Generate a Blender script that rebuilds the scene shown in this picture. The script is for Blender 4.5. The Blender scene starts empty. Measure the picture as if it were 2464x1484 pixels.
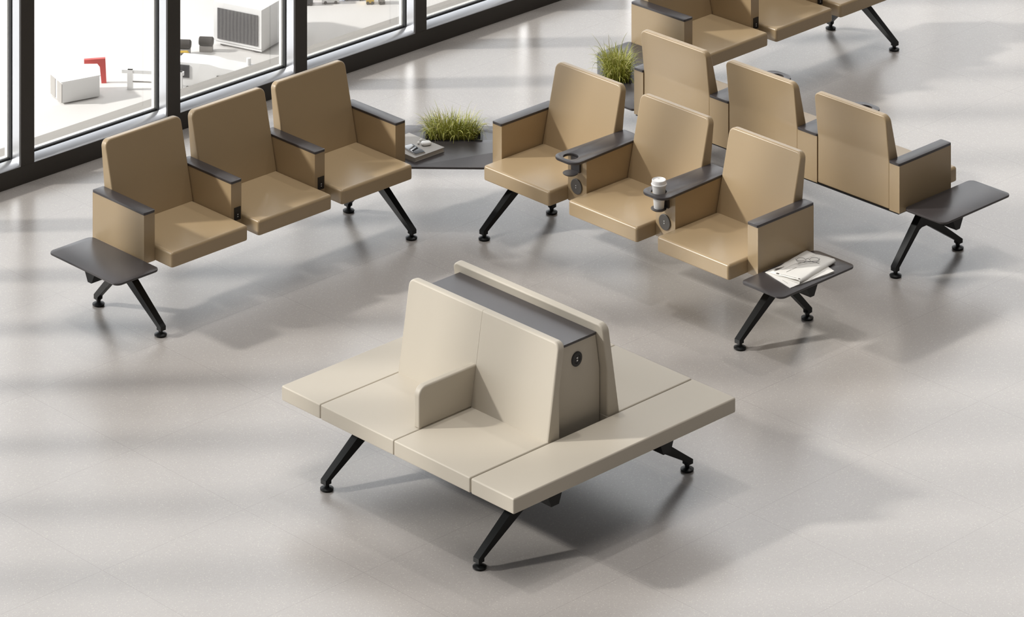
import bpy, bmesh, math, random
from math import sin, cos, pi, radians as R
from mathutils import Vector, Matrix
random.seed(7)
SC = bpy.context.scene
COL = SC.collection

# ------------------------------------------------------------ materials
def nt(name):
    m = bpy.data.materials.new(name); m.use_nodes = True
    n = m.node_tree; return m, n, n.nodes['Principled BSDF']
def setp(b, **k):
    for a, v in k.items():
        b.inputs[a.replace('_', ' ')].default_value = v
def rgb(r, g, b):
    f = lambda c: (c/255/12.92 if c/255 <= .04045 else ((c/255+.055)/1.055)**2.4)
    return (f(r), f(g), f(b), 1)
def simple(name, col, rough=.5, metal=0, spec=.5, bump=0, scale=200, coat=0, var=0):
    m, n, b = nt(name)
    setp(b, Base_Color=col, Roughness=rough, Metallic=metal, Specular_IOR_Level=spec, Coat_Weight=coat, Coat_Roughness=.25)
    tc = n.nodes.new('ShaderNodeTexCoord')
    if bump:
        t = n.nodes.new('ShaderNodeTexNoise'); t.inputs['Scale'].default_value = scale; t.inputs['Detail'].default_value = 3
        n.links.new(tc.outputs['Object'], t.inputs['Vector'])
        bp = n.nodes.new('ShaderNodeBump'); bp.inputs['Strength'].default_value = bump; bp.inputs['Distance'].default_value = .002
        n.links.new(t.outputs['Fac'], bp.inputs['Height']); n.links.new(bp.outputs['Normal'], b.inputs['Normal'])
    if var:
        t2 = n.nodes.new('ShaderNodeTexNoise'); t2.inputs['Scale'].default_value = 3; t2.inputs['Detail'].default_value = 4
        n.links.new(tc.outputs['Object'], t2.inputs['Vector'])
        mx = n.nodes.new('ShaderNodeMix'); mx.data_type = 'RGBA'
        mx.inputs[6].default_value = tuple(c*(1-var) for c in col[:3])+(1,); mx.inputs[7].default_value = tuple(min(1, c*(1+var)) for c in col[:3])+(1,)
        n.links.new(t2.outputs['Fac'], mx.inputs[0]); n.links.new(mx.outputs[2], b.inputs['Base Color'])
    return m
TAN = simple('tan_leather', (.42, .309, .181, 1), .34, spec=.5, bump=.04, scale=350, coat=.15, var=.03)
CREAM = simple('cream_vinyl', (.53, .48, .40, 1), .48, spec=.4, bump=.05, scale=350, var=.02)
CAP = simple('charcoal_coating', (.052, .046, .047, 1), .34, spec=.5, bump=.03, scale=900)
BLACK = simple('black_metal', (.008, .0085, .0085, 1), .38, metal=0, spec=.32)
PLASTIC = simple('black_plastic', (.012, .011, .011, 1), .45)
DISC = simple('grey_plastic', (.115, .108, .10, 1), .5)
PORT = simple('port_metal', (.75, .75, .75, 1), .3, metal=.3)
ALU = simple('aluminium', (.72, .73, .76, 1), .28, metal=.85, var=.02)
DARKF = simple('dark_window_frame', (.045, .040, .036, 1), .55)
GASK = simple('rubber_gasket', (.02, .02, .02, 1), .6)
WHITEF = simple('white_outer_frame', (.86, .85, .82, 1), .5)
LEDGE = simple('grey_ledge_paint', (.33, .312, .29, 1), .7, bump=.1, scale=60)
PAPER = simple('paper', (.8, .78, .74, 1), .75, bump=.15, scale=40)
INK = simple('printing_ink', (.12, .1, .085, 1), .7)
INKL = simple('pale_printing_ink', (.42, .4, .37, 1), .7)
WCUP = simple('white_card', (.82, .81, .79, 1), .5)
LID = simple('white_lid_plastic', (.87, .86, .85, 1), .3)
BOOKC = simple('grey_book_cloth', (.42, .405, .385, 1), .6, bump=.1, scale=700)
PAGES = simple('page_edges', (.66, .63, .59, 1), .8, bump=.2, scale=500)
PHONE = simple('phone_glass', (.01, .01, .012, 1), .06, spec=.7)
PHONER = simple('phone_rim', (.6, .6, .6, 1), .2, metal=.9)
WGLOSS = simple('white_gloss_plastic', (.88, .88, .87, 1), .15)
WIRE = simple('spectacle_wire', (.03, .028, .025, 1), .3, metal=.6)
SOIL = simple('potting_soil', (.012, .009, .006, 1), .9, bump=.8, scale=90)
RED = simple('red_paint', (.75, .08, .07, 1), .5)
YEL = simple('yellow_paint', (.85, .55, .05, 1), .5)
WPAINT = simple('white_vehicle_paint', (.9, .9, .9, 1), .4)
GPAINT = simple('grey_panel_paint', (.38, .36, .34, 1), .6)
DGLASS = simple('dark_vehicle_glass', (.03, .03, .035, 1), .3)
BLUE = simple('blue_paint', (.25, .4, .8, 1), .5)
PINK = simple('pink_paint', (.7, .35, .45, 1), .5)
ROLL = simple('dark_roller_rubber', (.05, .043, .04, 1), .8)

def mat_curtain():
    m, n, b = nt('grey_side_curtain'); tc = n.nodes.new('ShaderNodeTexCoord')
    w = n.nodes.new('ShaderNodeTexWave'); w.inputs['Scale'].default_value = 1.2; w.inputs['Distortion'].default_value = 1.5
    w.bands_direction = 'X'; n.links.new(tc.outputs['Object'], w.inputs['Vector'])
    mx = n.nodes.new('ShaderNodeMix'); mx.data_type = 'RGBA'
    mx.inputs[6].default_value = (.045, .045, .05, 1); mx.inputs[7].default_value = (.11, .105, .11, 1)
    n.links.new(w.outputs['Fac'], mx.inputs[0]); n.links.new(mx.outputs[2], b.inputs['Base Color'])
    b.inputs['Roughness'].default_value = .7
    return m
CURT = mat_curtain()

def mat_glass(name, tint=(1, 1, 1, 1), refl=.5):
    m = bpy.data.materials.new(name); m.use_nodes = True; n = m.node_tree; n.nodes.clear()
    o = n.nodes.new('ShaderNodeOutputMaterial'); t = n.nodes.new('ShaderNodeBsdfTransparent'); g = n.nodes.new('ShaderNodeBsdfGlossy')
    t.inputs[0].default_value = tint; g.inputs['Roughness'].default_value = .02
    f = n.nodes.new('ShaderNodeFresnel'); f.inputs[0].default_value = 1.45
    if name == 'spectacle_lens': f = n.nodes.new('ShaderNodeValue'); f.outputs[0].default_value = .07
    mm = n.nodes.new('ShaderNodeMath'); mm.operation = 'MULTIPLY'; mm.inputs[1].default_value = refl
    mx = n.nodes.new('ShaderNodeMixShader')
    n.links.new(f.outputs[0], mm.inputs[0]); n.links.new(mm.outputs[0], mx.inputs[0]); n.links.new(t.outputs[0], mx.inputs[1]); n.links.new(g.outputs[0], mx.inputs[2])
    n.links.new(mx.outputs[0], o.inputs[0])
    return m
GLASS = mat_glass('window_glass', (.97, .975, .97, 1), .35)
LENS = mat_glass('spectacle_lens', (.97, .97, .97, 1), 1)

def mat_floor():
    m, n, b = nt('terrazzo_tiles'); N = n.nodes; L = n.links
    tc = N.new('ShaderNodeTexCoord')
    sep = N.new('ShaderNodeSeparateXYZ'); L.new(tc.outputs['Object'], sep.inputs[0])
    def M(op, a, bb=None, c=None):
        k = N.new('ShaderNodeMath'); k.operation = op
        for i, v in enumerate((a, bb, c)):
            if v is None: continue
            if isinstance(v, (int, float)): k.inputs[i].default_value = v
            else: L.new(v, k.inputs[i])
        return k.outputs[0]
    def joint(s, off):
        q = M('FRACT', M('DIVIDE', M('ADD', s, 500*.885-off), .885))
        d = M('MINIMUM', q, M('SUBTRACT', 1.0, q))
        return M('LESS_THAN', M('MULTIPLY', d, .885), .0016)
    ln = M('MAXIMUM', joint(sep.outputs[0], .815), joint(sep.outputs[1], -2.105))
    # pale chips
    v = N.new('ShaderNodeTexVoronoi'); v.inputs['Scale'].default_value = 95; L.new(tc.outputs['Object'], v.inputs['Vector'])
    nz = N.new('ShaderNodeTexNoise'); nz.inputs['Scale'].default_value = 130; nz.inputs['Detail'].default_value = 3; L.new(tc.outputs['Object'], nz.inputs['Vector'])
    dist = M('ADD', v.outputs['Distance'], M('MULTIPLY', M('SUBTRACT', nz.outputs['Fac'], .5), .5))
    rnd = N.new('ShaderNodeSeparateColor'); L.new(v.outputs['Color'], rnd.inputs[0])
    chip = M('MULTIPLY', M('LESS_THAN', dist, .30), M('GREATER_THAN', rnd.outputs[0], .45))
    v2 = N.new('ShaderNodeTexVoronoi'); v2.inputs['Scale'].default_value = 150; L.new(tc.outputs['Object'], v2.inputs['Vector'])
    rn2 = N.new('ShaderNodeSeparateColor'); L.new(v2.outputs['Color'], rn2.inputs[0])
    n1 = N.new('ShaderNodeTexNoise'); n1.inputs['Scale'].default_value = 1.3; n1.inputs['Detail'].default_value = 5; L.new(tc.outputs['Object'], n1.inputs['Vector'])
    base = N.new('ShaderNodeMix'); base.data_type = 'RGBA'; base.inputs[6].default_value = (.385, .358, .338, 1); base.inputs[7].default_value = (.44, .412, .39, 1)
    L.new(M('ADD', M('MULTIPLY', n1.outputs['Fac'], .55), M('MULTIPLY', rn2.outputs[0], .45)), base.inputs[0])
    c2 = N.new('ShaderNodeMix'); c2.data_type = 'RGBA'; L.new(M('MULTIPLY', chip, M('MULTIPLY', rnd.outputs[1], .6)), c2.inputs[0]); L.new(base.outputs[2], c2.inputs[6]); c2.inputs[7].default_value = (.60, .55, .50, 1)
    c3 = N.new('ShaderNodeMix'); c3.data_type = 'RGBA'; L.new(M('MULTIPLY', ln, .26), c3.inputs[0]); L.new(c2.outputs[2], c3.inputs[6]); c3.inputs[7].default_value = (.16, .15, .14, 1)
    L.new(c3.outputs[2], b.inputs['Base Color'])
    b.inputs['Roughness'].default_value = .265
    b.inputs['Specular IOR Level'].default_value = 1.0
    return m
FLOOR = mat_floor()

def mat_tarmac():
    m, n, b = nt('pale_apron_concrete'); tc = n.nodes.new('ShaderNodeTexCoord')
    t = n.nodes.new('ShaderNodeTexNoise'); t.inputs['Scale'].default_value = .08; t.inputs['Detail'].default_value = 6
    n.links.new(tc.outputs['Object'], t.inputs['Vector'])
    mx = n.nodes.new('ShaderNodeMix'); mx.data_type = 'RGBA'; mx.inputs[6].default_value = (.70, .68, .66, 1); mx.inputs[7].default_value = (.78, .77, .76, 1)
    n.links.new(t.outputs['Fac'], mx.inputs[0]); n.links.new(mx.outputs[2], b.inputs['Base Color']); b.inputs['Roughness'].default_value = .9
    return m
TARMAC = mat_tarmac()

def mat_grass(c0, c1, c2):
    m, n, b = nt('grass_blades'); g = n.nodes.new('ShaderNodeNewGeometry')
    cr = n.nodes.new('ShaderNodeValToRGB'); cr.color_ramp.elements[0].color = c0; cr.color_ramp.elements[1].color = c1
    e = cr.color_ramp.elements.new(.8); e.color = c2
    n.links.new(g.outputs['Random Per Island'], cr.inputs[0]); n.links.new(cr.outputs[0], b.inputs['Base Color'])
    b.inputs['Roughness'].default_value = .5
    b.inputs['Transmission Weight'].default_value = 0
    return m
GRASS = mat_grass((.24, .27, .04, 1), (.62, .54, .28, 1), (.46, .46, .10, 1))

# ------------------------------------------------------------ mesh helpers (local y is given towards the sitter's front, stored as -y)
def fin(bm, name, mat, parent=None, flip=True, sharp=38, wn=True, keep=False):
    if flip:
        for v in bm.verts: v.co.y = -v.co.y
    bmesh.ops.recalc_face_normals(bm, faces=bm.faces)
    me = bpy.data.meshes.new(name); bm.to_mesh(me); bm.free()
    for p in me.polygons: p.use_smooth = True
    try: me.set_sharp_from_angle(angle=R(sharp))
    except Exception: pass
    o = bpy.data.objects.new(name, me); COL.objects.link(o); me.materials.append(mat)
    if wn:
        w = o.modifiers.new('wn', 'WEIGHTED_NORMAL'); w.keep_sharp = True; w.weight = 80
    if parent: o.parent = parent
    return o
def add_prism(bm, poly, ax, a, b):
    """poly: 2D points in the two other axes, extruded along ax from a to b"""
    def co(p, t):
        if ax == 0: return (t, p[0], p[1])
        if ax == 1: return (p[0], t, p[1])
        return (p[0], p[1], t)
    A = [bm.verts.new(co(p, a)) for p in poly]; B = [bm.verts.new(co(p, b)) for p in poly]
    fs = [bm.faces.new(A), bm.faces.new(B[::-1])]
    n = len(poly)
    for i in range(n): fs.append(bm.faces.new((A[i], B[i], B[(i+1) % n], A[(i+1) % n])))
    return A+B
def bev(bm, r, seg=3, sel=None, ang=25):
    es = [e for e in bm.edges if (sel(e) if sel else (len(e.link_faces) == 2 and e.calc_face_angle(0) > R(ang)))]
    if es: bmesh.ops.bevel(bm, geom=es, offset=r, segments=seg, profile=.5, affect='EDGES', clamp_overlap=True)
def box(bm, x0, x1, y0, y1, z0, z1):
    return add_prism(bm, [(x0, y0), (x1, y0), (x1, y1), (x0, y1)], 2, z0, z1)
def obox(name, mat, parent, x0, x1, y0, y1, z0, z1, r=.003, seg=2, flip=True):
    bm = bmesh.new(); box(bm, x0, x1, y0, y1, z0, z1)
    if r: bev(bm, r, seg)
    return fin(bm, name, mat, parent, flip)
def rounded(poly, radii, seg=8):
    out = []; n = len(poly)
    for i, p in enumerate(poly):
        r = radii[i] if isinstance(radii, (list, tuple)) else radii
        p = Vector(p); a = (Vector(poly[i-1])-p); b = (Vector(poly[(i+1) % n])-p)
        if r <= 0: out.append(tuple(p)); continue
        a.normalize(); b.normalize(); th = a.angle(b); t = r/math.tan(th/2); c = p+(a+b).normalized()*(r/sin(th/2))
        s = p+a*t-c; e = p+b*t-c; tot = s.angle_signed(e)
        a0 = math.atan2(s.y, s.x); a1 = math.atan2(e.y, e.x); d = (a1-a0+pi) % (2*pi)-pi
        for k in range(seg+1):
            q = a0+d*k/seg; out.append((c.x+r*cos(q), c.y+r*sin(q)))
    return out
def plate(name, mat, parent, poly, z0, z1, holes=(), bevel=.0015, flip=True):
    """flat plate with holes: a filled 2D curve turned into a mesh"""
    cu = bpy.data.curves.new('c', 'CURVE'); cu.dimensions = '2D'; cu.fill_mode = 'BOTH'
    for pl in [poly]+list(holes):
        s = cu.splines.new('POLY'); s.points.add(len(pl)-1); s.use_cyclic_u = True
        for q, p in zip(s.points, pl): q.co = (p[0], p[1], 0, 1)
    cu.extrude = (z1-z0)/2-bevel; cu.bevel_depth = bevel; cu.bevel_resolution = 1; cu.offset = -bevel
    tmp = bpy.data.objects.new('t', cu); COL.objects.link(tmp)
    dg = bpy.context.evaluated_depsgraph_get(); me = bpy.data.meshes.new_from_object(tmp.evaluated_get(dg))
    bpy.data.objects.remove(tmp)
    bm = bmesh.new(); bm.from_mesh(me); bpy.data.meshes.remove(me)
    bmesh.ops.remove_doubles(bm, verts=bm.verts, dist=1e-5)
    for v in bm.verts: v.co.z += (z0+z1)/2
    return fin(bm, name, mat, parent, flip, wn=False, sharp=30)
def lathe(bm, prof, cx, cy, seg=40, ax=2):
    """prof: (r, h) list, turned about an axis through (cx, cy)"""
    rings = []
    for r, h in prof:
        ring = []
        if r < 1e-6:
            co = (cx, cy, h) if ax == 2 else ((cx, h, cy) if ax == 1 else (h, cx, cy)); ring = [bm.verts.new(co)]
        else:
            for k in range(seg):
                t = 2*pi*k/seg; u, v = cx+r*cos(t), cy+r*sin(t)
                ring.append(bm.verts.new((u, v, h) if ax == 2 else ((u, h, v) if ax == 1 else (h, u, v))))
        rings.append(ring)
    for A, B in zip(rings, rings[1:]):
        for k in range(seg):
            a, b = A[k % len(A)], A[(k+1) % len(A)]; c, d = B[(k+1) % len(B)], B[k % len(B)]
            vs = []
            for v in (a, b, c, d):
                if v not in vs: vs.append(v)
            if len(vs) > 2: bm.faces.new(vs)
def tube(bm, pts, r, seg=6, cyc=False):
    n = len(pts); rings = []
    for i, p in enumerate(pts):
        a = Vector(pts[i-1] if (i or cyc) else pts[0]); b = Vector(pts[(i+1) % n] if (cyc or i < n-1) else pts[-1])
        t = (b-a).normalized(); u = t.cross(Vector((0, 0, 1)))
        if u.length < 1e-3: u = t.cross(Vector((1, 0, 0)))
        u.normalize(); w = t.cross(u)
        rings.append([bm.verts.new(Vector(p)+r*(cos(2*pi*k/seg)*u+sin(2*pi*k/seg)*w)) for k in range(seg)])
    for i in range(n if cyc else n-1):
        A, B = rings[i], rings[(i+1) % n]
        for k in range(seg): bm.faces.new((A[k], A[(k+1) % seg], B[(k+1) % seg], B[k]))
    if not cyc:
        bm.faces.new(rings[0]); bm.faces.new(rings[-1][::-1])
def empty(name, label, cat, loc=(0, 0, 0), a=0, group=None):
    o = bpy.data.objects.new(name, None); COL.objects.link(o); o.location = loc; o.rotation_euler = (0, 0, a)
    o['label'] = label; o['category'] = cat
    if group: o['group'] = group
    return o
def tag(o, label, cat, group=None):
    o['label'] = label; o['category'] = cat
    if group: o['group'] = group
    return o
def struct(o, label=None):
    o['kind'] = 'structure'
    if label: o['label'] = label
    return o

# ------------------------------------------------------------ dimensions
P, T, W = .62, .0753, .1497
S = P-T
YF, YB, YS = .1307, -.3218, .2797       # arm front, arm back, seat front
ZB, ZC, ZS, ZCT = .3456, .612, .430, .6258
POSE = {'A': (-2.1024, 21.9089, .7690), 'B': (-.0177, 23.2400, -.8042), 'C': (2.4156, 22.7272, 2.3404),
        'D': (-.6062, 20.6448, -.8023), 'E': (.9782, 24.8974, .7810)}
def wp(g, x, y):
    ox, oy, a = POSE[g]; c, s = cos(a), sin(a)
    return (ox+c*x+s*y, oy+s*x-c*y)

# ------------------------------------------------------------ seating parts
def cushion(name, mat, par, x0, x1, y0, y1, z0, z1, rt=.022, rb=.008, dome=.004):
    bm = bmesh.new(); box(bm, x0, x1, y0, y1, z0, z1)
    ztop = lambda e: all(abs(v.co.z-z1) < 1e-5 for v in e.verts)
    vert = lambda e: abs(e.verts[0].co.z-e.verts[1].co.z) > .01
    bev(bm, rt*.8, 4, vert)
    bev(bm, rt, 5, ztop)
    bev(bm, rb, 2, lambda e: all(abs(v.co.z-z0) < 1e-5 for v in e.verts) and len(e.link_faces) == 2 and e.calc_face_angle(0) > .5)
    top = [f for f in bm.faces if f.normal.z > .99 and abs(f.calc_center_median().z-z1) < 1e-4]
    if dome and top:
        top = top[0]
        r = bmesh.ops.inset_region(bm, faces=[top], thickness=.06)
        r2 = bmesh.ops.inset_region(bm, faces=[top], thickness=.09)
        for f in [top]:
            for v in f.verts: v.co.z += dome
        for f in r2['faces']:
            for v in f.verts:
                if abs(v.co.z-z1) < 1e-6: v.co.z += dome*.7
    return fin(bm, name, mat, par)
def backrest(name, mat, par, x0, x1, prof, rc=.038, rb=.009, ztop=.8):
    bm = bmesh.new(); add_prism(bm, prof, 0, x0, x1)
    def corner(e):
        a, b = e.verts; return abs(a.co.x-b.co.x) < 1e-6 and a.co.z > ztop and b.co.z > ztop
    bev(bm, rc, 6, corner)
    bev(bm, rb, 4, None, 28)
    return fin(bm, name, mat, par, sharp=50)
def foot(par, x, y):
    bm = bmesh.new()
    lathe(bm, [(0, .001), (.030, .001), (.034, .005), (.034, .011), (.022, .017), (.012, .02), (.012, .03), (.016, .032), (.016, .04), (0, .04)], x, y, 28)
    return fin(bm, 'foot', BLACK, par, sharp=40)
def leg_pair(par, x, yf, yr, y0, top=.33, spread=.115, apex=.214, wx=.018):
    """one inverted V casting: front arm to yf, rear arm to yr, hub round y0"""
    f, r = yf-y0, y0-yr
    pts = [(y0+f+.023, .056), (y0+.050, .236), (y0+.062, .27), (y0+.062, top), (y0-.062, top), (y0-.066, .298), (y0-r-.020, .060),
           (y0-r-.020, .036), (y0-r+.012, .034), (y0-r+.014, .052), (y0-.090, .218), (y0-.070, .226), (y0-.030, .226), (y0+.010, .206), (y0+f-.012, .048), (y0+f-.012, .034), (y0+f+.023, .034)]
    bm = bmesh.new(); add_prism(bm, pts, 0, x-wx, x+wx)
    for v in bm.verts:                                   # the arms widen slightly towards the hub
        h = max(0, min(1, (v.co.z-.05)/.2)); v.co.x = x+(v.co.x-x)*(1+.25*h)
    bev(bm, .004, 3, None, 20)
    o = fin(bm, 'leg_pair', BLACK, par, sharp=45)
    foot(o, x, yf); foot(o, x, yr)
    return o
def beam(par, x0, x1, y0=0, zt=.345, zb=.272, hw=.07, hb=.02):
    bm = bmesh.new(); add_prism(bm, [(y0-hw, zt), (y0+hw, zt), (y0+hw*.93, zt-.02), (y0+hb, zb), (y0-hb, zb), (y0-hw*.93, zt-.02)], 0, x0, x1)
    bev(bm, .006, 3, None, 15)
    return fin(bm, 'beam', BLACK, par)
def ports(par, x, y, z, ax=1, s=1, two=True):
    for dz in ((.0062, -.0062) if two else (0,)):
        d = .0012; s_ = s*.8
        if ax == 1: obox('usb_port', PORT, par, x-.0042*s_, x+.0042*s_, y-d, y+d, z+dz-.0035*s_, z+dz+.0035*s_, .001, 1)
        else: obox('usb_port', PORT, par, x-d, x+d, y-.0045*s_, y+.0045*s_, z+dz-.0035*s_, z+dz+.0035*s_, .001, 1)
def thin_arm(par, x, socket=False):
    a = obox('armrest', TAN, par, x, x+T, YB, YF, ZB, ZC, .004, 3)
    plate('armrest_cap', CAP, a, rounded([(x-.001, YB-.003), (x+T+.001, YB-.003), (x+T+.001, YF+.004), (x-.001, YF+.004)], .009, 4), ZC, ZCT)
    if socket:
        s = obox('power_socket', PLASTIC, a, x+.022, x+.068, YF-.002, YF+.0035, .403, .474, .002, 2)
        ports(a, x+.046, YF+.004, .428)
    return a
def cup_arm(par, x):
    a = obox('armrest', TAN, par, x, x+W, YB, YF, ZB, ZC, .004, 3)
    cx, cy = x+.072, .180
    out = rounded([(x-.002, YB-.003), (x+W, YB-.003), (x+W+.024, .252), (x-.014, .252)], [.01, .01, .058, .058], 10)
    hole = [(cx+.0435*cos(2*pi*k/40), cy+.0435*sin(2*pi*k/40)) for k in range(40)]
    plate('armrest_cap', CAP, a, out, ZC, ZCT, [hole], .002)
    bm = bmesh.new(); box(bm, cx-.034, cx+.034, YF, YF+.014, .529, ZC)
    lathe(bm, [(0, .524), (.034, .524), (.043, .530), (.044, .534), (.041, .5345), (0, .533)], cx, cy+.002, 36)
    fin(bm, 'cup_holder', CAP, a)
    bm = bmesh.new(); lathe(bm, [(0, YF-.001), (.0435, YF-.001), (.0435, YF+.006), (.041, YF+.008), (.030, YF+.007), (0, YF+.007)], cx, .4424, 40, ax=1)
    fin(bm, 'power_socket', DISC, a); ports(a, cx, YF+.008, .4424)
    return a
BACK = [(-.318, ZB), (-.318, .61), (-.322, .64), (-.350, .877), (-.308, .880), (-.196, .435), (-.196, ZB)]
def seat_unit(par, x):
    cushion('seat', TAN, par, x+.001, x+S-.001, -.21, YS, ZB, ZS, .02)
    backrest('backrest', TAN, par, x+.001, x+S-.001, BACK)
def side_table(par, x0, x1, y0, y1):
    t = plate('side_table', CAP, par, rounded([(x0, y0), (x1, y0), (x1, y1), (x0, y1)], .038, 8), .360, .372, (), .003)
    obox('table_bracket', BLACK, t, min(x0, x1)+.06, max(x0, x1)-.05, (y0+y1)/2-.06, (y0+y1)/2+.06, .344, .361, .002, 1)
    return t
def row(g, label, kind, legs, yoff, table, bx, grp='beam seating rows'):
    ox, oy, a = POSE[g]
    root = empty('beam_seating', label, 'airport seats', (ox, oy, 0), a, grp)
    if kind == 'thin':
        for k in range(4): thin_arm(root, k*P, k in (1, 2))
        for k in range(3): seat_unit(root, T+k*P)
        L = 3*P+T
    else:
        thin_arm(root, 0); cup_arm(root, P); cup_arm(root, T+2*S+W); thin_arm(root, T+3*S+2*W)
        for x in (T, P+W, T+2*S+2*W): seat_unit(root, x)
        L = 2*T+3*S+2*W
    for x, yf, yr in legs: leg_pair(root, x, yf, yr, yoff)
    beam(root, bx[0], bx[1], yoff-.03, .345, .270, .047, .016)
    obox('seat_frame', BLACK, root, .01, L-.01, YB+.004, .02, .337, ZB, .002, 1)
    if table: side_table(root, *table)
    return root
row('A', 'three tan leather seats with slim armrests beside the big windows', 'thin', [(.002, .272, -.272), (1.856, .272, -.272)], 0, (-.312, -.009, -.322, .286), (-.25, 2.02))
row('B', 'three tan leather seats with cup holder armrests, white paper cup and newspaper on it', 'cup', [(.078, .272, -.272), (2.082, .272, -.272)], 0, (2.094, 2.394, -.322, .286), (-.10, 2.335))
row('C', 'three tan leather seats turned away, backs towards us, empty side table', 'cup', [(.003, .195, -.352), (2.0, .195, -.352)], -.078, (-.305, -.006, -.298, .304), (-.25, 2.2))
row('E', 'three tan leather seats at the top edge, farthest back', 'thin', [(.085, .272, -.272), (1.86, .272, -.272)], 0, None, (-.10, 2.05))

# ------------------------------------------------------------ corner tables
def corner_table(g1, x1, g2, x2, label, planter_c, planter_rot, back=.395, mir=False):
    # g1 end at local x1 (its right end), g2 end at local x2 (its left end)
    if not mir:
        pa, pb = wp(g1, x1, .2), wp(g2, x2, .2)
        pts = [(pa[0]-.022, pa[1]), wp(g1, x1, -.32), wp(g1, x1+back, -.305), wp(g2, x2-back, -.305), wp(g2, x2, -.32), (pb[0]+.022, pb[1])]
    else:
        pts = [wp(g1, x1, .2), wp(g1, x1, -.33), wp(g1, x1+back, -.33), wp(g2, x2-.285, -.345), wp(g2, x2, -.345), wp(g2, x2, .2)]
    cx = sum(p[0] for p in pts)/6; cy = sum(p[1] for p in pts)/6
    root = empty('corner_table', label, 'table', (cx, cy, 0))
    loc = [(p[0]-cx, p[1]-cy) for p in pts]
    c, s = cos(planter_rot), sin(planter_rot); px, py = planter_c[0]-cx, planter_c[1]-cy
    hw, hd = .168, .074
    hole = [(px+c*u-s*v, py+s*u+c*v) for u, v in rounded([(-hw, -hd), (hw, -hd), (hw, hd), (-hw, hd)], .012, 4)]
    plate('tabletop', CAP, root, rounded(loc, [.01, .02, .06, .06, .02, .01], 6), .360, .372, [hole], .002, flip=False)
    # folded support frame fixed to the two seat beams
    for g, x in ((g1, x1), (g2, x2)):
        bm = bmesh.new()
        p = wp(g, x, 0); q = (cx, cy)
        d = Vector((q[0]-p[0], q[1]-p[1], 0)); ln = d.length; d.normalize(); nrm = Vector((-d.y, d.x, 0))
        a = Vector((p[0]-cx, p[1]-cy, 0)); b = a+d*max(.03, ln-.16)
        vs = [a+nrm*.02, a-nrm*.02, b-nrm*.02, b+nrm*.02]
        A = [bm.verts.new((v.x, v.y, .335)) for v in vs]; B = [bm.verts.new((v.x, v.y, .36)) for v in vs]
        bm.faces.new(A); bm.faces.new(B)
        for i in range(4): bm.faces.new((A[i], A[(i+1) % 4], B[(i+1) % 4], B[i]))
        fin(bm, 'table_bracket', BLACK, root, flip=False)
    return root
corner_table('A', 3*P+T+.002, 'B', -.002, 'charcoal corner table with book and phone, between window seats and cup holder seats', (-.349, 23.585), 0)
LC = 2*T+3*S+2*W
corner_table('C', LC+.002, 'E', -.002, 'charcoal corner table at upper right, holding only grass', (.648, 24.59), pi/2, .30, True)

def planter(loc, rot, label, seed, nb=620, hgt=.17, spread=1.0, cover=.125):
    random.seed(seed)
    root = empty('potted_grass', label, 'plant', (loc[0], loc[1], 0), rot, 'grass planters in the corner tables')
    bm = bmesh.new()
    hw, hd, d = .1665, .0725, .10
    # tray: open box with walls and a thin lip resting on the table
    box(bm, -hw, hw, -hd, hd, .372-d, .372-d+.004)
    for x0, x1, y0, y1 in ((-hw, hw, -hd, -hd+.004), (-hw, hw, hd-.004, hd), (-hw, -hw+.004, -hd+.004, hd-.004), (hw-.004, hw, -hd+.004, hd-.004)):
        box(bm, x0, x1, y0, y1, .372-d+.004, .374)
    for x0, x1, y0, y1 in ((-hw-.008, hw+.008, -hd-.008, -hd), (-hw-.008, hw+.008, hd, hd+.008), (-hw-.008, -hw, -hd, hd), (hw, hw+.008, -hd, hd)):
        box(bm, x0, x1, y0, y1, .3725, .3755)
    fin(bm, 'planter_tray', PLASTIC, root, flip=False, wn=False)
    obox('soil', SOIL, root, -hw+.005, hw-.005, -hd+.005, hd-.005, .33, .350, .002, 1, flip=False)
    bm = bmesh.new()
    up = Vector((0, 0, 1))
    for i in range(nb):
        bx = random.uniform(-cover, cover); by = random.uniform(-.055, .055)
        edge = min(1, math.hypot(bx/cover, by/.06)/1.1)
        ang = math.atan2(by*1.6+random.gauss(0, .05), bx*.9+random.gauss(0, .06))
        L = hgt*random.uniform(.5, 1.12)*(1.25 if random.random() < .07 else 1)
        th = (.06+.42*edge*random.uniform(.4, 1.3))*spread
        curl = random.uniform(.2, 2.0) if random.random() < .7 else random.uniform(2.0, 3.6)
        late = random.uniform(.8, 2.6); w = random.uniform(.0013, .0036)
        p = Vector((bx, by, .345)); prev = None; segs = 9; a2 = ang; tw = random.uniform(-1.2, 1.2)
        for k in range(segs+1):
            t = k/segs; ww = w*(1-t**1.8)+.0002
            h = Vector((cos(a2), sin(a2), 0)); side = Vector((-sin(a2), cos(a2), 0)); side = (side*cos(tw)+up*sin(tw)*.5).normalized()
            a, b = bm.verts.new(p-side*ww), bm.verts.new(p+side*ww)
            if prev: bm.faces.new((prev[0], prev[1], b, a))
            prev = (a, b); p = p+(h*sin(th)+up*cos(th))*(L/segs)
            th = min(th+curl*(t**late)*.45+random.gauss(0, .04), 2.9); a2 += random.gauss(0, .09)
            if p.z < .378 and k > 2: p.z = .378
    o = fin(bm, 'grass_blades', GRASS, root, flip=False, wn=False, sharp=80)
    return root
planter((-.349, 23.585), 0, 'bushy green grass in black trough behind the book, corner table in front', 3, 900, .178)
planter((.648, 24.59), pi/2, 'bushy green grass in black trough on the corner table farther back', 11, 850, .195, 1.1)

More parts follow.
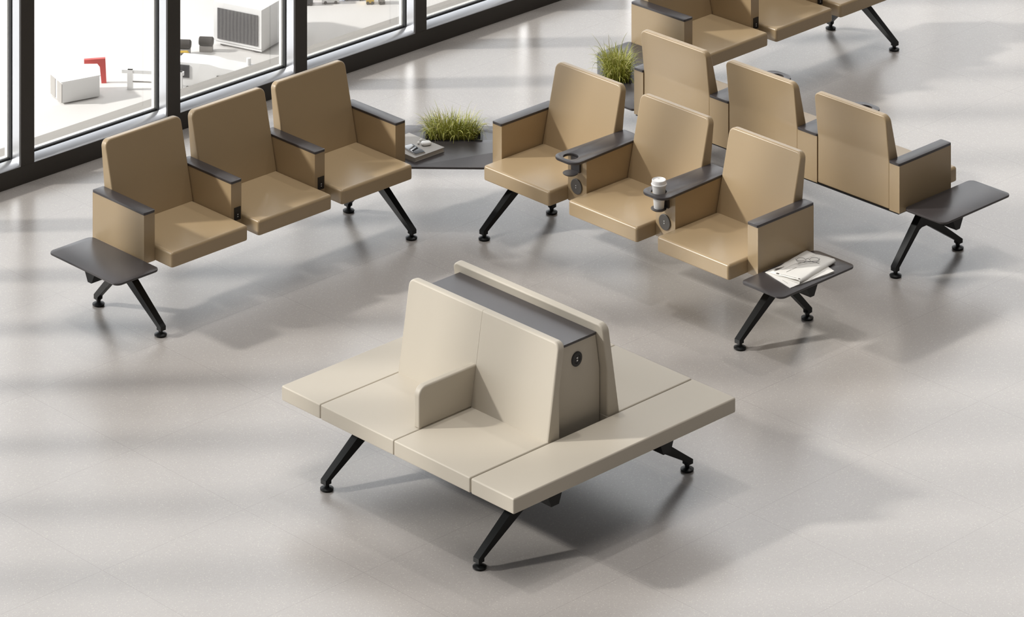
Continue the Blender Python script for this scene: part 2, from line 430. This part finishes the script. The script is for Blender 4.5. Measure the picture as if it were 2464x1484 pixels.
# ------------------------------------------------------------ centre island of cream seats
def island():
    ox, oy, a = POSE['D']
    root = empty('island_seating', 'cream back-to-back island seat with padded ends, alone in the foreground', 'airport seats', (ox, oy, 0), a)
    zb, zt, dep, we, sw, L = .3706, .445, .7734, .2972, .5426, 1.684
    g = .0009
    cushion('end_bench', CREAM, root, 0, we-g, -dep, dep, zb, zt, .010)
    cushion('end_bench', CREAM, root, L-we+g, L, -dep, dep, zb, zt, .010)
    for k in range(2):
        x0 = we+k*sw+(L-2*we-2*sw)/2*0
        cushion('seat', CREAM, root, x0+g, x0+sw-g, .165, dep, zb, zt, .009, dome=.003)
        cushion('seat', CREAM, root, x0+g, x0+sw-g, -dep, -.165, zb, zt, .009, dome=.003)
    def back(sgn, xa, xb, outs):
        pr = [(.166*sgn, zb+.012), (.166*sgn, .67), (.128*sgn, .901), (.173*sgn, .904), (.252*sgn, zt-.002), (.252*sgn, zb+.012)]
        bm = bmesh.new(); add_prism(bm, pr, 0, xa, xb)
        near = lambda e: any(abs(v.co.x-q) < .05 for v in e.verts for q in outs)
        inx = lambda e: abs(e.verts[0].co.x-e.verts[1].co.x) < 1e-4
        bev(bm, .038, 6, lambda e: inx(e) and min(e.verts[0].co.z, e.verts[1].co.z) > .87 and near(e))
        bev(bm, .013, 4, lambda e: len(e.link_faces) == 2 and e.calc_face_angle(0) > .45 and (near(e) or not inx(e)) and e.verts[0].co.z+e.verts[1].co.z > 1.0)
        fin(bm, 'backrest', CREAM, root, sharp=50)
    back(1, we, we+sw-.0006, (we,)); back(1, we+sw+.0006, we+2*sw, (we+2*sw,)); back(-1, we, we+2*sw, (we, we+2*sw))
    # padded divider between the two seats, front and rear
    for sgn in (1, -1):
        bm = bmesh.new(); xm = we+sw
        pr = [(.235*sgn, zt-.002), (.602*sgn, zt-.002), (.602*sgn, .647), (.205*sgn, .647)]
        add_prism(bm, pr, 0, xm-.040, xm)
        bev(bm, .045, 6, lambda e: abs(e.verts[0].co.x-e.verts[1].co.x) < 1e-6 and False)
        bev(bm, .045, 6, lambda e: abs(e.verts[0].co.x-e.verts[1].co.x) > .01 and abs(abs(e.verts[0].co.y)-.602) < 1e-4 and e.verts[0].co.z > .6)
        bev(bm, .009, 3, None, 30)
        fin(bm, 'divider', CREAM, root, sharp=50)
    # box between the backs with a charcoal shelf on top
    xa, xb = we+.055, L-we-.057
    bm = bmesh.new(); add_prism(bm, [(-.160, zb+.003), (.160, zb+.003), (.160, .67), (.132, .845), (-.132, .845), (-.160, .67)], 0, xa, xb); bev(bm, .003, 2)
    bx = fin(bm, 'console_box', CREAM, root)
    obox('console_top', CAP, bx, xa-.004, xb+.004, -.133, .133, .845, .857, .002, 2)
    bm = bmesh.new(); lathe(bm, [(0, xb-.001), (.036, xb-.001), (.036, xb+.004), (.033, xb+.006), (.022, xb+.006), (.020, xb+.003), (0, xb+.003)], 0, .762, 40, ax=0)
    fin(bm, 'power_socket', PLASTIC, bx); ports(bx, xb+.005, 0, .762, ax=0, s=1.2)
    # frame below
    for y in (.39, -.39): beam(root, .10, 1.575, y, .358, .252, .065, .026)
    obox('seat_frame', BLACK, root, .03, L-.03, -dep+.05, dep-.05, .358, zb+.001, .003, 1)
    for x in (.289, 1.396):
        pts = []
        f, sp, top = .7227, .30, .358
        half = [(f+.024, .056), (.405, .302), (.36, top)]
        low = [(f+.024, .034), (f-.014, .034), (f-.014, .050), (.475, .184), (.40, .224), (.30, .256)]
        pts = half+[(-y, z) for y, z in half[::-1]]+[(-y, z) for y, z in low]+low[::-1]
        bm = bmesh.new(); add_prism(bm, pts, 0, x-.019, x+.019)
        for v in bm.verts:
            h = max(0, min(1, (v.co.z-.05)/.2)); v.co.x = x+(v.co.x-x)*(1+.3*h)
        bev(bm, .006, 3, None, 18)
        o = fin(bm, 'leg_pair', BLACK, root, sharp=45); foot(o, x, f); foot(o, x, -f)
    return root
island()

# ------------------------------------------------------------ cup of coffee
cxl, cyl = T+2*S+W+.072, .180
wx, wy = wp('B', cxl, cyl)
cup = empty('paper_cup', 'white paper cup with white lid in the holder of the nearer wide armrest', 'cup', (wx, wy, .535))
bm = bmesh.new(); lathe(bm, [(0, .004), (.0275, .004), (.0278, .0), (.0285, .0), (.0385, .128), (.0375, .1285), (.0280, .006), (0, .006)], 0, 0, 48)
fin(bm, 'cup_body', WCUP, cup, flip=False)
bm = bmesh.new(); lathe(bm, [(.0395, .126), (.0425, .127), (.0440, .130), (.0440, .134), (.0415, .137), (.0405, .139), (.0395, .151), (.0385, .156), (.0360, .1575), (.0340, .1550), (.0330, .1525), (0, .1525)], 0, 0, 48)
lid = fin(bm, 'lid', LID, cup, flip=False)
bm = bmesh.new(); box(bm, -.0060, .0060, .020, .0235, .1526, .1532); fin(bm, 'sip_hole', GPAINT, lid, flip=False)

# ------------------------------------------------------------ folded newspaper and spectacles on side table
nx, ny = wp('B', 2.25, -.05)
aB = POSE['B'][2]
def bl(x, y): return (x-2.25, -(y+.05))           # table coordinates -> newspaper local
news = empty('newspaper', 'folded white newspaper lying on the side table under round spectacles', 'newspaper', (nx, ny, .372), aB)
def sheet(name, poly, z0, z1, warp, mat=PAPER, par=None, n=14, thick=.0012):
    """quad patch (4 corners) as a warped sheet with thickness"""
    bm = bmesh.new(); g = []
    a, b, c, d = [Vector(bl(*p)) for p in poly]
    for i in range(n+1):
        u = i/n; r_ = []
        for j in range(n+1):
            v = j/n; p = a*(1-u)*(1-v)+b*u*(1-v)+c*u*v+d*(1-u)*v
            r_.append((p, warp(u, v)))
        g.append(r_)
    top = [[bm.verts.new((p.x, p.y, z+z1)) for p, z in r_] for r_ in g]; bot = [[bm.verts.new((p.x, p.y, max(z0, z+z1-thick) if thick < .003 else z0)) for p, z in r_] for r_ in g]
    for i in range(n):
        for j in range(n):
            bm.faces.new((top[i][j], top[i+1][j], top[i+1][j+1], top[i][j+1])); bm.faces.new((bot[i][j], bot[i][j+1], bot[i+1][j+1], bot[i+1][j]))
    for k in range(n):
        for (p, q) in (((k, 0), (k+1, 0)), ((k, n), (k+1, n)), ((0, k), (0, k+1)), ((n, k), (n, k+1))):
            bm.faces.new((top[p[0]][p[1]], top[q[0]][q[1]], bot[q[0]][q[1]], bot[p[0]][p[1]]))
    return fin(bm, name, mat, par, flip=False, sharp=60, wn=False)
# lower section: left, bottom, right, top corners on the table
sheet('lower_pages', [(2.113, .105), (2.343, .158), (2.375, -.165), (2.122, -.250)], .0005, .0034, lambda u, v: .003*sin(pi*min(1, v*1.1))*sin(pi*u)+.006*v*u*u, par=news, thick=.02)
# upper fold: lies on top, rolls over along its near-right side
def folded():
    bm = bmesh.new(); n = 26; rows = []
    A0, A1 = Vector((2.165, .100)), Vector((2.160, -.262))       # flat far-left edge
    B0, B1 = Vector((2.352, .092)), Vector((2.300, -.262))       # roll axis
    for j in range(13):
        v = j/12; a = A0.lerp(A1, v); b = B0.lerp(B1, v); d = (b-a); ln = d.length; d.normalize(); r = .0105+.0035*sin(pi*v)+.003*v
        pts = []
        for k in range(11):
            t = k/10; pts.append((a+d*(ln-r)*t, .0092+.0145*t+.0025*sin(3*t+2*v)*t+.005*sin(pi*v)*t*t))
        zc = pts[-1][1]-r
        for k in range(1, 11):
            q = pi/2-pi*k/10; pts.append((a+d*(ln-r+r*cos(q)), zc+r*sin(q)))
        for k in range(1, 5): pts.append((a+d*(ln-r-.05*k), zc-r+.0015*k))
        rows.append([bm.verts.new((*bl(p.x, p.y), max(z, .0078))) for p, z in pts])
    for i in range(12):
        for k in range(len(rows[0])-1): bm.faces.new((rows[i][k], rows[i][k+1], rows[i+1][k+1], rows[i+1][k]))
    o = fin(bm, 'upper_fold', PAPER, news, flip=False, sharp=80, wn=False)
    s = o.modifiers.new('s', 'SOLIDIFY'); s.thickness = .0018; s.offset = 0
    return o
folded()
from mathutils import noise as NZ
for o in list(news.children):
    for v in o.data.vertices:
        q = v.co*26; k = .0022 if o.name.startswith('upper') else .0012
        dz = NZ.noise(q)*k+NZ.noise(q*2.7)*k*.4
        v.co.z = max(.0004, v.co.z+dz*(1 if v.co.z > .002 else 0)); v.co.x += NZ.noise(q*.6+Vector((9, 2, 4)))*.0025; v.co.y += NZ.noise(q*.6+Vector((3, 7, 1)))*.0025
def ink(name, poly, z, mat=INK):
    bm = bmesh.new(); vs = [bm.verts.new((*bl(x, y), zz)) for (x, y), zz in zip(poly, z)]; bm.faces.new(vs)
    o = fin(bm, name, mat, news, flip=False, wn=False); s = o.modifiers.new('s', 'SOLIDIFY'); s.thickness = .0004; return o
def ink_at(name, poly, mat=INK):
    # lies on whichever sheet is on top there
    dg = bpy.context.evaluated_depsgraph_get(); zs = []
    for (x, y) in poly:
        q = bl(x, y); best = .005
        for o in news.children:
            if o.name.startswith(('upper_fold', 'lower_pages')):
                ok, loc, nrm, _ = o.ray_cast(Vector((q[0], q[1], .2)), Vector((0, 0, -1)))
                if ok: best = max(best, loc.z+(.0013 if o.name.startswith('upper') else .0004))
        zs.append(best)
    ink(name, poly, zs, mat)
bpy.context.view_layer.update()
for poly in ([(2.133, .056), (2.148, .070), (2.152, .052)], [(2.135, .054), (2.152, .050), (2.153, .030), (2.138, .030)], [(2.139, .030), (2.152, .028), (2.150, .008), (2.143, .008)], [(2.144, .004), (2.148, .004), (2.147, -.012), (2.145, -.012)],
             [(2.176, .088), (2.188, .096), (2.200, .090), (2.196, .082), (2.182, .080)], [(2.328, .080), (2.338, .086), (2.345, .078), (2.338, .072)]):
    ink_at('printed_picture', poly)
for poly in ([(2.205, .086), (2.260, .084), (2.260, .082), (2.205, .084)], [(2.262, .084), (2.320, .082), (2.320, .080), (2.262, .082)], [(2.212, .045), (2.216, .045), (2.216, .005), (2.212, .005)], [(2.212, .0), (2.216, .0), (2.216, -.035), (2.212, -.035)],
             [(2.250, .118), (2.300, .130), (2.300, .128), (2.250, .116)]):
    ink_at('printed_column', poly, INKL)

def spectacles():
    c1 = Vector((2.193, -.098)); c2 = Vector((2.240, -.154)); gx, gy = wp('B', 2.2165, -.126)
    root = empty('spectacles', 'thin wire-framed round spectacles resting on the newspaper', 'glasses', (gx, gy, .3945), aB)
    ax = (c2-c1); d = ax.length; ax.normalize(); up = Vector((ax.y, -ax.x))
    def P(u, v, h): # u along lens line, v perpendicular on the paper
        q = ax*u+up*v; return (q.x, -q.y, h)
    bm = bmesh.new()
    for s in (-1, 1):
        pts = []
        for k in range(28):
            t = 2*pi*k/28; pts.append(P(s*d/2+.026*cos(t), .0205*sin(t), .0055+.005*(1+sin(t))))
        tube(bm, pts, .0009, 6, True)
    tube(bm, [P(-d/2+.026, .003, .012), P(-.004, .005, .0155), P(.004, .005, .0155), P(d/2-.026, .003, .012)], .0009)
    fin(bm, 'frame', WIRE, root, flip=False, wn=False)
    for s in (-1, 1):
        bm = bmesh.new(); vs = [bm.verts.new(P(s*d/2+.0255*cos(2*pi*k/28), .0202*sin(2*pi*k/28), .0055+.005*(1+sin(2*pi*k/28)))) for k in range(28)]; bm.faces.new(vs)
        fin(bm, 'lens', LENS, root, flip=False, wn=False)
        bm = bmesh.new(); e = s*(d/2+.027)
        tube(bm, [P(e, .010, .0165), P(e+s*.003, .002, .0135), P(e-s*.012, -.006, .0085-s*.0015), P(-s*.01, -.014, .0065-s*.0015), P(-s*.042, -.023, .0055), P(-s*.058, -.032, .0035)], .0010)
        fin(bm, 'temple', WIRE, root, flip=False, wn=False)
spectacles()

# ------------------------------------------------------------ book, phone and earphones
bx_, by_ = wp('A', 2.105, .006); aA = POSE['A'][2]
book = empty('book', 'thick grey hardback book lying on the corner table beside the grass', 'book', (bx_, by_, .372), aA-.008)
HX, HY, TH = .117, .154, .027
bm = bmesh.new()
box(bm, -HX, HX, -HY, HY, .0006, .0036); box(bm, -HX, HX, -HY, HY, TH-.003, TH); box(bm, -HX, -HX+.004, -HY, HY, .0036, TH-.003)
bev(bm, .0007, 1); fin(bm, 'cover', BOOKC, book, flip=False)
obox('pages', PAGES, book, -HX+.0045, HX-.004, -HY+.004, HY-.004, .0036, TH-.003, 0, flip=False)
for u0, u1, v0, v1 in ((-.085, -.035, .085, .0865), (-.085, -.05, .098, .0995), (.03, .09, -.055, -.053), (.045, .09, -.066, -.0645)):
    obox('cover_print', DISC, book, u0, u1, v0, v1, TH-.0002, TH+.0003, 0, flip=False)
zt = .372+TH
ph = empty('smartphone', 'black smartphone lying on the grey book', 'phone', (-.572, 23.292, zt), math.atan2(.83, -.55))
pl = rounded([(-.073, -.0365), (.073, -.0365), (.073, .0365), (-.073, .0365)], .010, 6)
plate('body', PHONER, ph, pl, .0005, .0075, (), .001, flip=False)
plate('screen', PHONE, ph, rounded([(-.0722, -.0357), (.0722, -.0357), (.0722, .0357), (-.0722, .0357)], .0095, 6), .0076, .0084, (), .0002, flip=False)
def pebble(name, par, cx, cy, cz, rx, ry, rz, mat, e=2.6):
    bm = bmesh.new(); bmesh.ops.create_uvsphere(bm, u_segments=28, v_segments=16, radius=1)
    for v in bm.verts:
        c = v.co; k = (abs(c.x)**e+abs(c.y)**e+abs(c.z)**e)**(1/e)
        v.co = Vector((c.x/k*rx+cx, c.y/k*ry+cy, c.z/k*rz+cz))
    return fin(bm, name, mat, par, flip=False, wn=False, sharp=80)
case = empty('earphone_case', 'rounded white earphone case on the grey book', 'earphone case', (-.503, 23.372, zt), .35)
pebble('case_body', case, 0, 0, .0118, .030, .0235, .0112, WGLOSS, 3.0)
obox('case_hinge', PORT, case, -.009, .009, .0215, .0232, .009, .013, .0005, 1, flip=False)
for lx, ly, rr, lb in ((-.533, 23.428, .5, 'white wireless earphone nearer the grass, on the grey book'), (-.548, 23.385, 1.4, 'white wireless earphone nearer the phone, on the grey book')):
    e = empty('earphone', lb, 'earphone', (lx, ly, zt), rr, 'pair of white earphones on the book')
    pebble('earphone_head', e, 0, 0, .0085, .0085, .0075, .0078, WGLOSS, 2.1)
    bm = bmesh.new(); tube(bm, [(0, 0, .0075), (.010, .002, .006), (.022, .004, .0038), (.030, .005, .0034)], .0030, 12)
    fin(bm, 'stem', WGLOSS, e, flip=False, wn=False)
    pebble('ear_tip', e, -.0075, -.002, .009, .0045, .0045, .0045, WCUP, 2)

# ------------------------------------------------------------ hall floor and window wall (built along row A's axes)
ox, oy, a = POSE['A']
def inA(o):
    o.location = (ox, oy, 0); o.rotation_euler = (0, 0, a); return o
YW = -1.925
fl = struct(inA(obox('floor', FLOOR, None, -14, 24, YW-.06, 26, -.12, 0, 0)), 'speckled pale grey terrazzo tile floor')
HT = 9.0
X0, X1 = -9.0, 22.0
ms = [.716+(-1.06)*k for k in range(9, 0, -1)]+[.716, 1.840, 2.878, 3.913]+[3.913+1.035*k for k in range(1, 18)]
bm = bmesh.new()
box(bm, X0, X1, YW-.19, YW, 0, .108)
for x in ms: box(bm, x, x+.100, YW-.015, YW-.001, .108, HT)
box(bm, X0, X1, YW-.19, YW+.01, HT, HT+.35)
fr = struct(inA(fin(bm, 'wall_left', DARKF, None, wn=False)), 'dark bronze frame of the tall window wall')
xs = [X0]+ms+[X1]
for i in range(len(xs)-1):
    xa = xs[i]+(.1 if i else 0); xb = xs[i+1]
    win = bpy.data.objects.new('window_%d' % (i+1), None); COL.objects.link(win); inA(win); struct(win, 'tall clear window pane in brushed aluminium frame')
    bm = bmesh.new()
    # sill: sloping aluminium nose, then a recessed track
    add_prism(bm, [(YW-.002, .1085), (YW-.006, .112), (YW-.078, .131), (YW-.082, .131), (YW-.082, .116), (YW-.120, .116), (YW-.120, .1085)], 0, xa-.02, xb+.02)
    add_prism(bm, [(YW-.004, HT), (YW-.004, HT-.03), (YW-.12, HT-.03), (YW-.12, HT)], 0, xa, xb)
    # jambs: half of each mullion's aluminium body
    for s, x in ((1, xa), (-1, xb)):
        x0_, x1_ = (x-.03, x+.001) if s == 1 else (x-.001, x+.03)
        box(bm, x0_, x1_, YW-.082, YW-.016, .108, HT)
        box(bm, x0_ if s == 1 else x0_+.004, x1_-.004 if s == 1 else x1_, YW-.094, YW-.082, .108, HT)
    fin(bm, 'window_frame', ALU, win, wn=False)
    bm = bmesh.new(); box(bm, xa, xb, YW-.120, YW-.104, .116, .134)
    for x0_, x1_ in ((xa-.004, xa+.004), (xb-.004, xb+.004)): box(bm, x0_, x1_, YW-.116, YW-.094, .116, HT)
    fin(bm, 'gasket', GASK, win, wn=False)
    bm = bmesh.new(); box(bm, xa-.01, xb+.01, YW-.152, YW-.128, .108, .134)
    for x0_, x1_ in ((xa-.03, xa+.006), (xb-.006, xb+.03)): box(bm, x0_, x1_, YW-.152, YW-.128, .134, HT)
    fin(bm, 'outer_frame', WHITEF, win, wn=False)
    obox('glass', GLASS, win, xa+.002, xb-.002, YW-.127, YW-.121, .134, HT-.03, 0)
struct(inA(obox('trim_1', LEDGE, None, X0, X1, YW-.29, YW-.153, -.3, .118, 0)), 'warm grey ledge outside the windows')

# ------------------------------------------------------------ the apron far below the windows
GZ = -80.0
bm = bmesh.new(); box(bm, -420, 260, 40, 900, GZ-.5, GZ)
struct(fin(bm, 'trim_2', TARMAC, None, flip=False, wn=False), 'pale sunlit airport apron far below the windows')

def put(name, label, cat, x, y, rot=0, group=None):
    return empty(name, label, cat, (x, y, GZ), rot, group)
# white equipment cabinet with grey open end
c = put('equipment_cabinet', 'white box cabinet with grey end on the apron, left pane', 'cabinet', -26.25, 239.9, .50)
obox('cabinet_body', WPAINT, c, -1.2, 1.2, -.9, .9, .08, 1.3, .05, 2, flip=False)
obox('side_door', GPAINT, c, -1.24, -1.20, -.88, -.15, .1, 1.22, .01, 1, flip=False)
obox('side_door', GPAINT, c, -1.24, -1.20, .15, .88, .1, 1.22, .01, 1, flip=False)
obox('cabinet_skid', GPAINT, c, -1.1, 1.1, -.7, .7, 0, .08, .01, 1, flip=False)
obox('cabinet_roof', WPAINT, c, -1.3, 1.25, -.95, .95, 1.3, 1.36, .03, 1, flip=False)
g = put('red_gantry', 'red angled gantry standing behind the white cabinet', 'post', -24.85, 242.1, .1)
bm = bmesh.new(); add_prism(bm, [(-.05, 0), (.25, 0), (.18, 1.5), (-1.1, 1.45), (-1.1, 1.22), (-.3, 1.2), (-.15, 1.0)], 1, -.12, .12); bev(bm, .02, 2)
fin(bm, 'gantry_arm', RED, g, flip=False)
b_ = put('barrier', 'white rail barrier on the apron, right of the red gantry', 'barrier', -23.05, 241.0, -.12)
obox('post', WPAINT, b_, -.16, .16, -.12, .12, 0, 1.2, .03, 2, flip=False)
obox('post', WPAINT, b_, 2.9, 3.2, -.12, .12, 0, 1.2, .03, 2, flip=False)
obox('rail', WPAINT, b_, -.5, 3.3, -.10, .10, 1.0, 1.2, .03, 2, flip=False)
obox('lower_rail', GPAINT, b_, .17, 2.9, -.03, .03, .45, .52, .01, 1, flip=False)
# big white box truck with grey curtain side
t = put('box_truck', 'large white box truck with ribbed grey side panel', 'truck', -16.45, 248.6, -.50)
obox('cargo_box', WPAINT, t, -1.75, 1.75, -1.2, 3.2, .35, 2.75, .06, 2, flip=False)
obox('side_panel', CURT, t, -1.45, 1.5, -1.26, -1.2, .5, 2.4, .01, 1, flip=False)
obox('chassis', WPAINT, t, -1.7, 1.7, -1.1, 3.1, .15, .35, .02, 1, flip=False)
for x_ in (-1.2, 1.2):
    for y_ in (-.9, 2.8):
        bm = bmesh.new(); lathe(bm, [(0, y_-.12), (.26, y_-.12), (.28, y_-.08), (.28, y_+.08), (.26, y_+.12), (0, y_+.12)], x_, .28, 24, ax=1); fin(bm, 'wheel', ROLL, t, flip=False)
v = put('tow_tractor', 'white low tow tractor with dark cab window before the box truck', 'vehicle', -17.6, 241.3, -.25)
bm = bmesh.new(); add_prism(bm, [(-3.2, .2), (3.4, .2), (3.5, .9), (2.9, 1.25), (.2, 1.45), (-.5, 1.6), (-2.6, 1.6), (-3.2, 1.0)], 1, -.75, .75); bev(bm, .12, 3)
fin(bm, 'body', WPAINT, v, flip=False)
obox('cab_window', DGLASS, v, -2.5, -1.75, -.81, -.74, .70, 1.45, .02, 1, flip=False)
obox('bumper', ROLL, v, 0, .8, -.83, -.74, .75, .98, .02, 1, flip=False)
bm = bmesh.new(); tube(bm, [(1.6, .5, 1.1), (1.6, .5, 1.75)], .14, 16); fin(bm, 'exhaust', WPAINT, v, flip=False)
for x_ in (-2.2, 2.4):
    bm = bmesh.new(); lathe(bm, [(0, -.72), (.3, -.72), (.3, .72), (0, .72)], x_, .3, 24, ax=1); fin(bm, 'wheel', WPAINT, v, flip=False)
for (x_, y_, lb) in ((-20.3, 246.9, 'dark ribbed roller drum beside the window mullion, behind yellow frame'), (-18.95, 247.4, 'dark ribbed roller drum nearest the box truck')):
    d = put('roller_drum', lb, 'drum', x_, y_, -.1, 'dark drums on the apron')
    bm = bmesh.new(); lathe(bm, [(0, -.45), (.22, -.45), (.27, -.40), (.27, .38), (.20, .45), (0, .45)], 0, .62, 28, ax=0); fin(bm, 'drum', ROLL, d, flip=False)
    obox('stand', GPAINT, d, -.4, .4, -.2, .2, 0, .36, .03, 1, flip=False)
y_ = put('yellow_frame', 'small yellow tubular loading frame before the dark drum', 'frame', -20.2, 245.6, .1)
bm = bmesh.new(); tube(bm, [(-.3, 0, 0), (-.3, 0, .5), (-.22, 0, .6), (.22, 0, .6), (.3, 0, .5), (.3, 0, 0)], .07, 10); fin(bm, 'hoop', YEL, y_, flip=False)
obox('motor', DGLASS, y_, -.18, .18, .12, .3, .1, .45, .02, 1, flip=False)
far = [(-13.0, 255.7, .5, DGLASS, 'dark low cart parked far off beside third mullion'), (-12.5, 256.8, .5, PINK, 'pink cart parked far off, next to the dark cart'), (-11.65, 256.0, 1.1, WPAINT, 'long white van parked far off on the apron'),
       (-10.2, 256.6, 1.5, BLUE, 'blue cart parked far off between van and yellow cart'), (-9.1, 255.9, .5, YEL, 'yellow cart parked far off, third pane'), (-8.35, 255.9, .35, GPAINT, 'grey cart parked far off at right of third pane'),
       (-15.1, 256.6, .5, YEL, 'yellow cart parked far off behind the box truck')]
for i, (x_, yy, L, m, lb) in enumerate(far):
    d = put('service_cart', lb, 'vehicle', x_, yy, .05*(i % 3), 'service vehicles far off on the apron')
    bm = bmesh.new(); add_prism(bm, [(-L/2, .1), (L/2, .1), (L/2, .4), (L*.28, .5), (L*.2, .8), (-L*.42, .8), (-L/2, .4)], 1, -.3, .3); bev(bm, .03, 2); fin(bm, 'body', m, d, flip=False)
    for x2 in (-L*.3, L*.3):
        bm = bmesh.new(); lathe(bm, [(0, -.32), (.1, -.32), (.1, .32), (0, .32)], x2, .1, 18, ax=1); fin(bm, 'wheel', ROLL, d, flip=False)

# ------------------------------------------------------------ light
def sun(name, vec, e, ang, col=(1, 1, 1)):
    l = bpy.data.lights.new(name, 'SUN'); l.energy = e; l.angle = R(ang); l.color = col
    o = bpy.data.objects.new(name, l); COL.objects.link(o); o.rotation_euler = Vector(vec).to_track_quat('-Z', 'Y').to_euler(); o.location = (-10, 20, 20); return o
el = R(29)
sun('sun', (cos(el), .052*cos(el), -sin(el)), 4.6, 3.0, (1, .965, .92))
sun('ceiling_light', (.20, -.02, -1), .38, 1.5, (1, .97, .93))
sun('ceiling_light', (.05, .1, -1), .98, 34, (1, .97, .94))
sun('ceiling_light', (-.33, -.32, -1), .26, 1.6, (1, .97, .93))
w = bpy.data.worlds.new('sky'); SC.world = w; w.use_nodes = True; n = w.node_tree; n.nodes.clear()
tc = n.nodes.new('ShaderNodeTexCoord')
def dotn(v):
    d = n.nodes.new('ShaderNodeVectorMath'); d.operation = 'DOT_PRODUCT'; d.inputs[1].default_value = v
    n.links.new(tc.outputs['Generated'], d.inputs[0]); return d.outputs['Value']
mr = n.nodes.new('ShaderNodeMapRange'); mr.interpolation_type = 'SMOOTHSTEP'; mr.inputs[1].default_value = .02; mr.inputs[2].default_value = .5
n.links.new(dotn((-.69, .72, .05)), mr.inputs[0])
mx = n.nodes.new('ShaderNodeMix'); mx.data_type = 'RGBA'
mx.inputs[6].default_value = (.085, .078, .07, 1); mx.inputs[7].default_value = (2.35, 2.40, 2.50, 1); n.links.new(mr.outputs[0], mx.inputs[0])
mz = n.nodes.new('ShaderNodeMapRange'); mz.inputs[1].default_value = .42; mz.inputs[2].default_value = .80
n.links.new(dotn((0, 0, 1)), mz.inputs[0])
mx2 = n.nodes.new('ShaderNodeMix'); mx2.data_type = 'RGBA'; mx2.inputs[7].default_value = (.16, .155, .15, 1)
n.links.new(mz.outputs[0], mx2.inputs[0]); n.links.new(mx.outputs[2], mx2.inputs[6])
bg = n.nodes.new('ShaderNodeBackground'); n.links.new(mx2.outputs[2], bg.inputs[0]); bg.inputs[1].default_value = 1.0
out = n.nodes.new('ShaderNodeOutputWorld'); n.links.new(bg.outputs[0], out.inputs[0])

# ------------------------------------------------------------ camera (level shift lens, long focal length)
F = 9604.14; YH = -3347.62; H = 9.3944
cd = bpy.data.cameras.new('camera'); cam = bpy.data.objects.new('camera', cd); COL.objects.link(cam)
cam.location = (0, 0, H); cam.rotation_euler = (pi/2, 0, 0)
cd.sensor_fit = 'HORIZONTAL'; cd.sensor_width = 36; cd.lens = 36*F/2464; cd.shift_y = -(742-YH)/2464; cd.clip_start = .5; cd.clip_end = 3000
SC.camera = cam
SC.view_settings.view_transform = 'Standard'; SC.view_settings.look = 'None'; SC.view_settings.exposure = 0; SC.view_settings.gamma = 1; SC.view_settings.use_curve_mapping = False
SC.cycles.use_denoising = True
SC.cycles.max_bounces = 6; SC.cycles.transparent_max_bounces = 12
SC.cycles.sample_clamp_indirect = 6
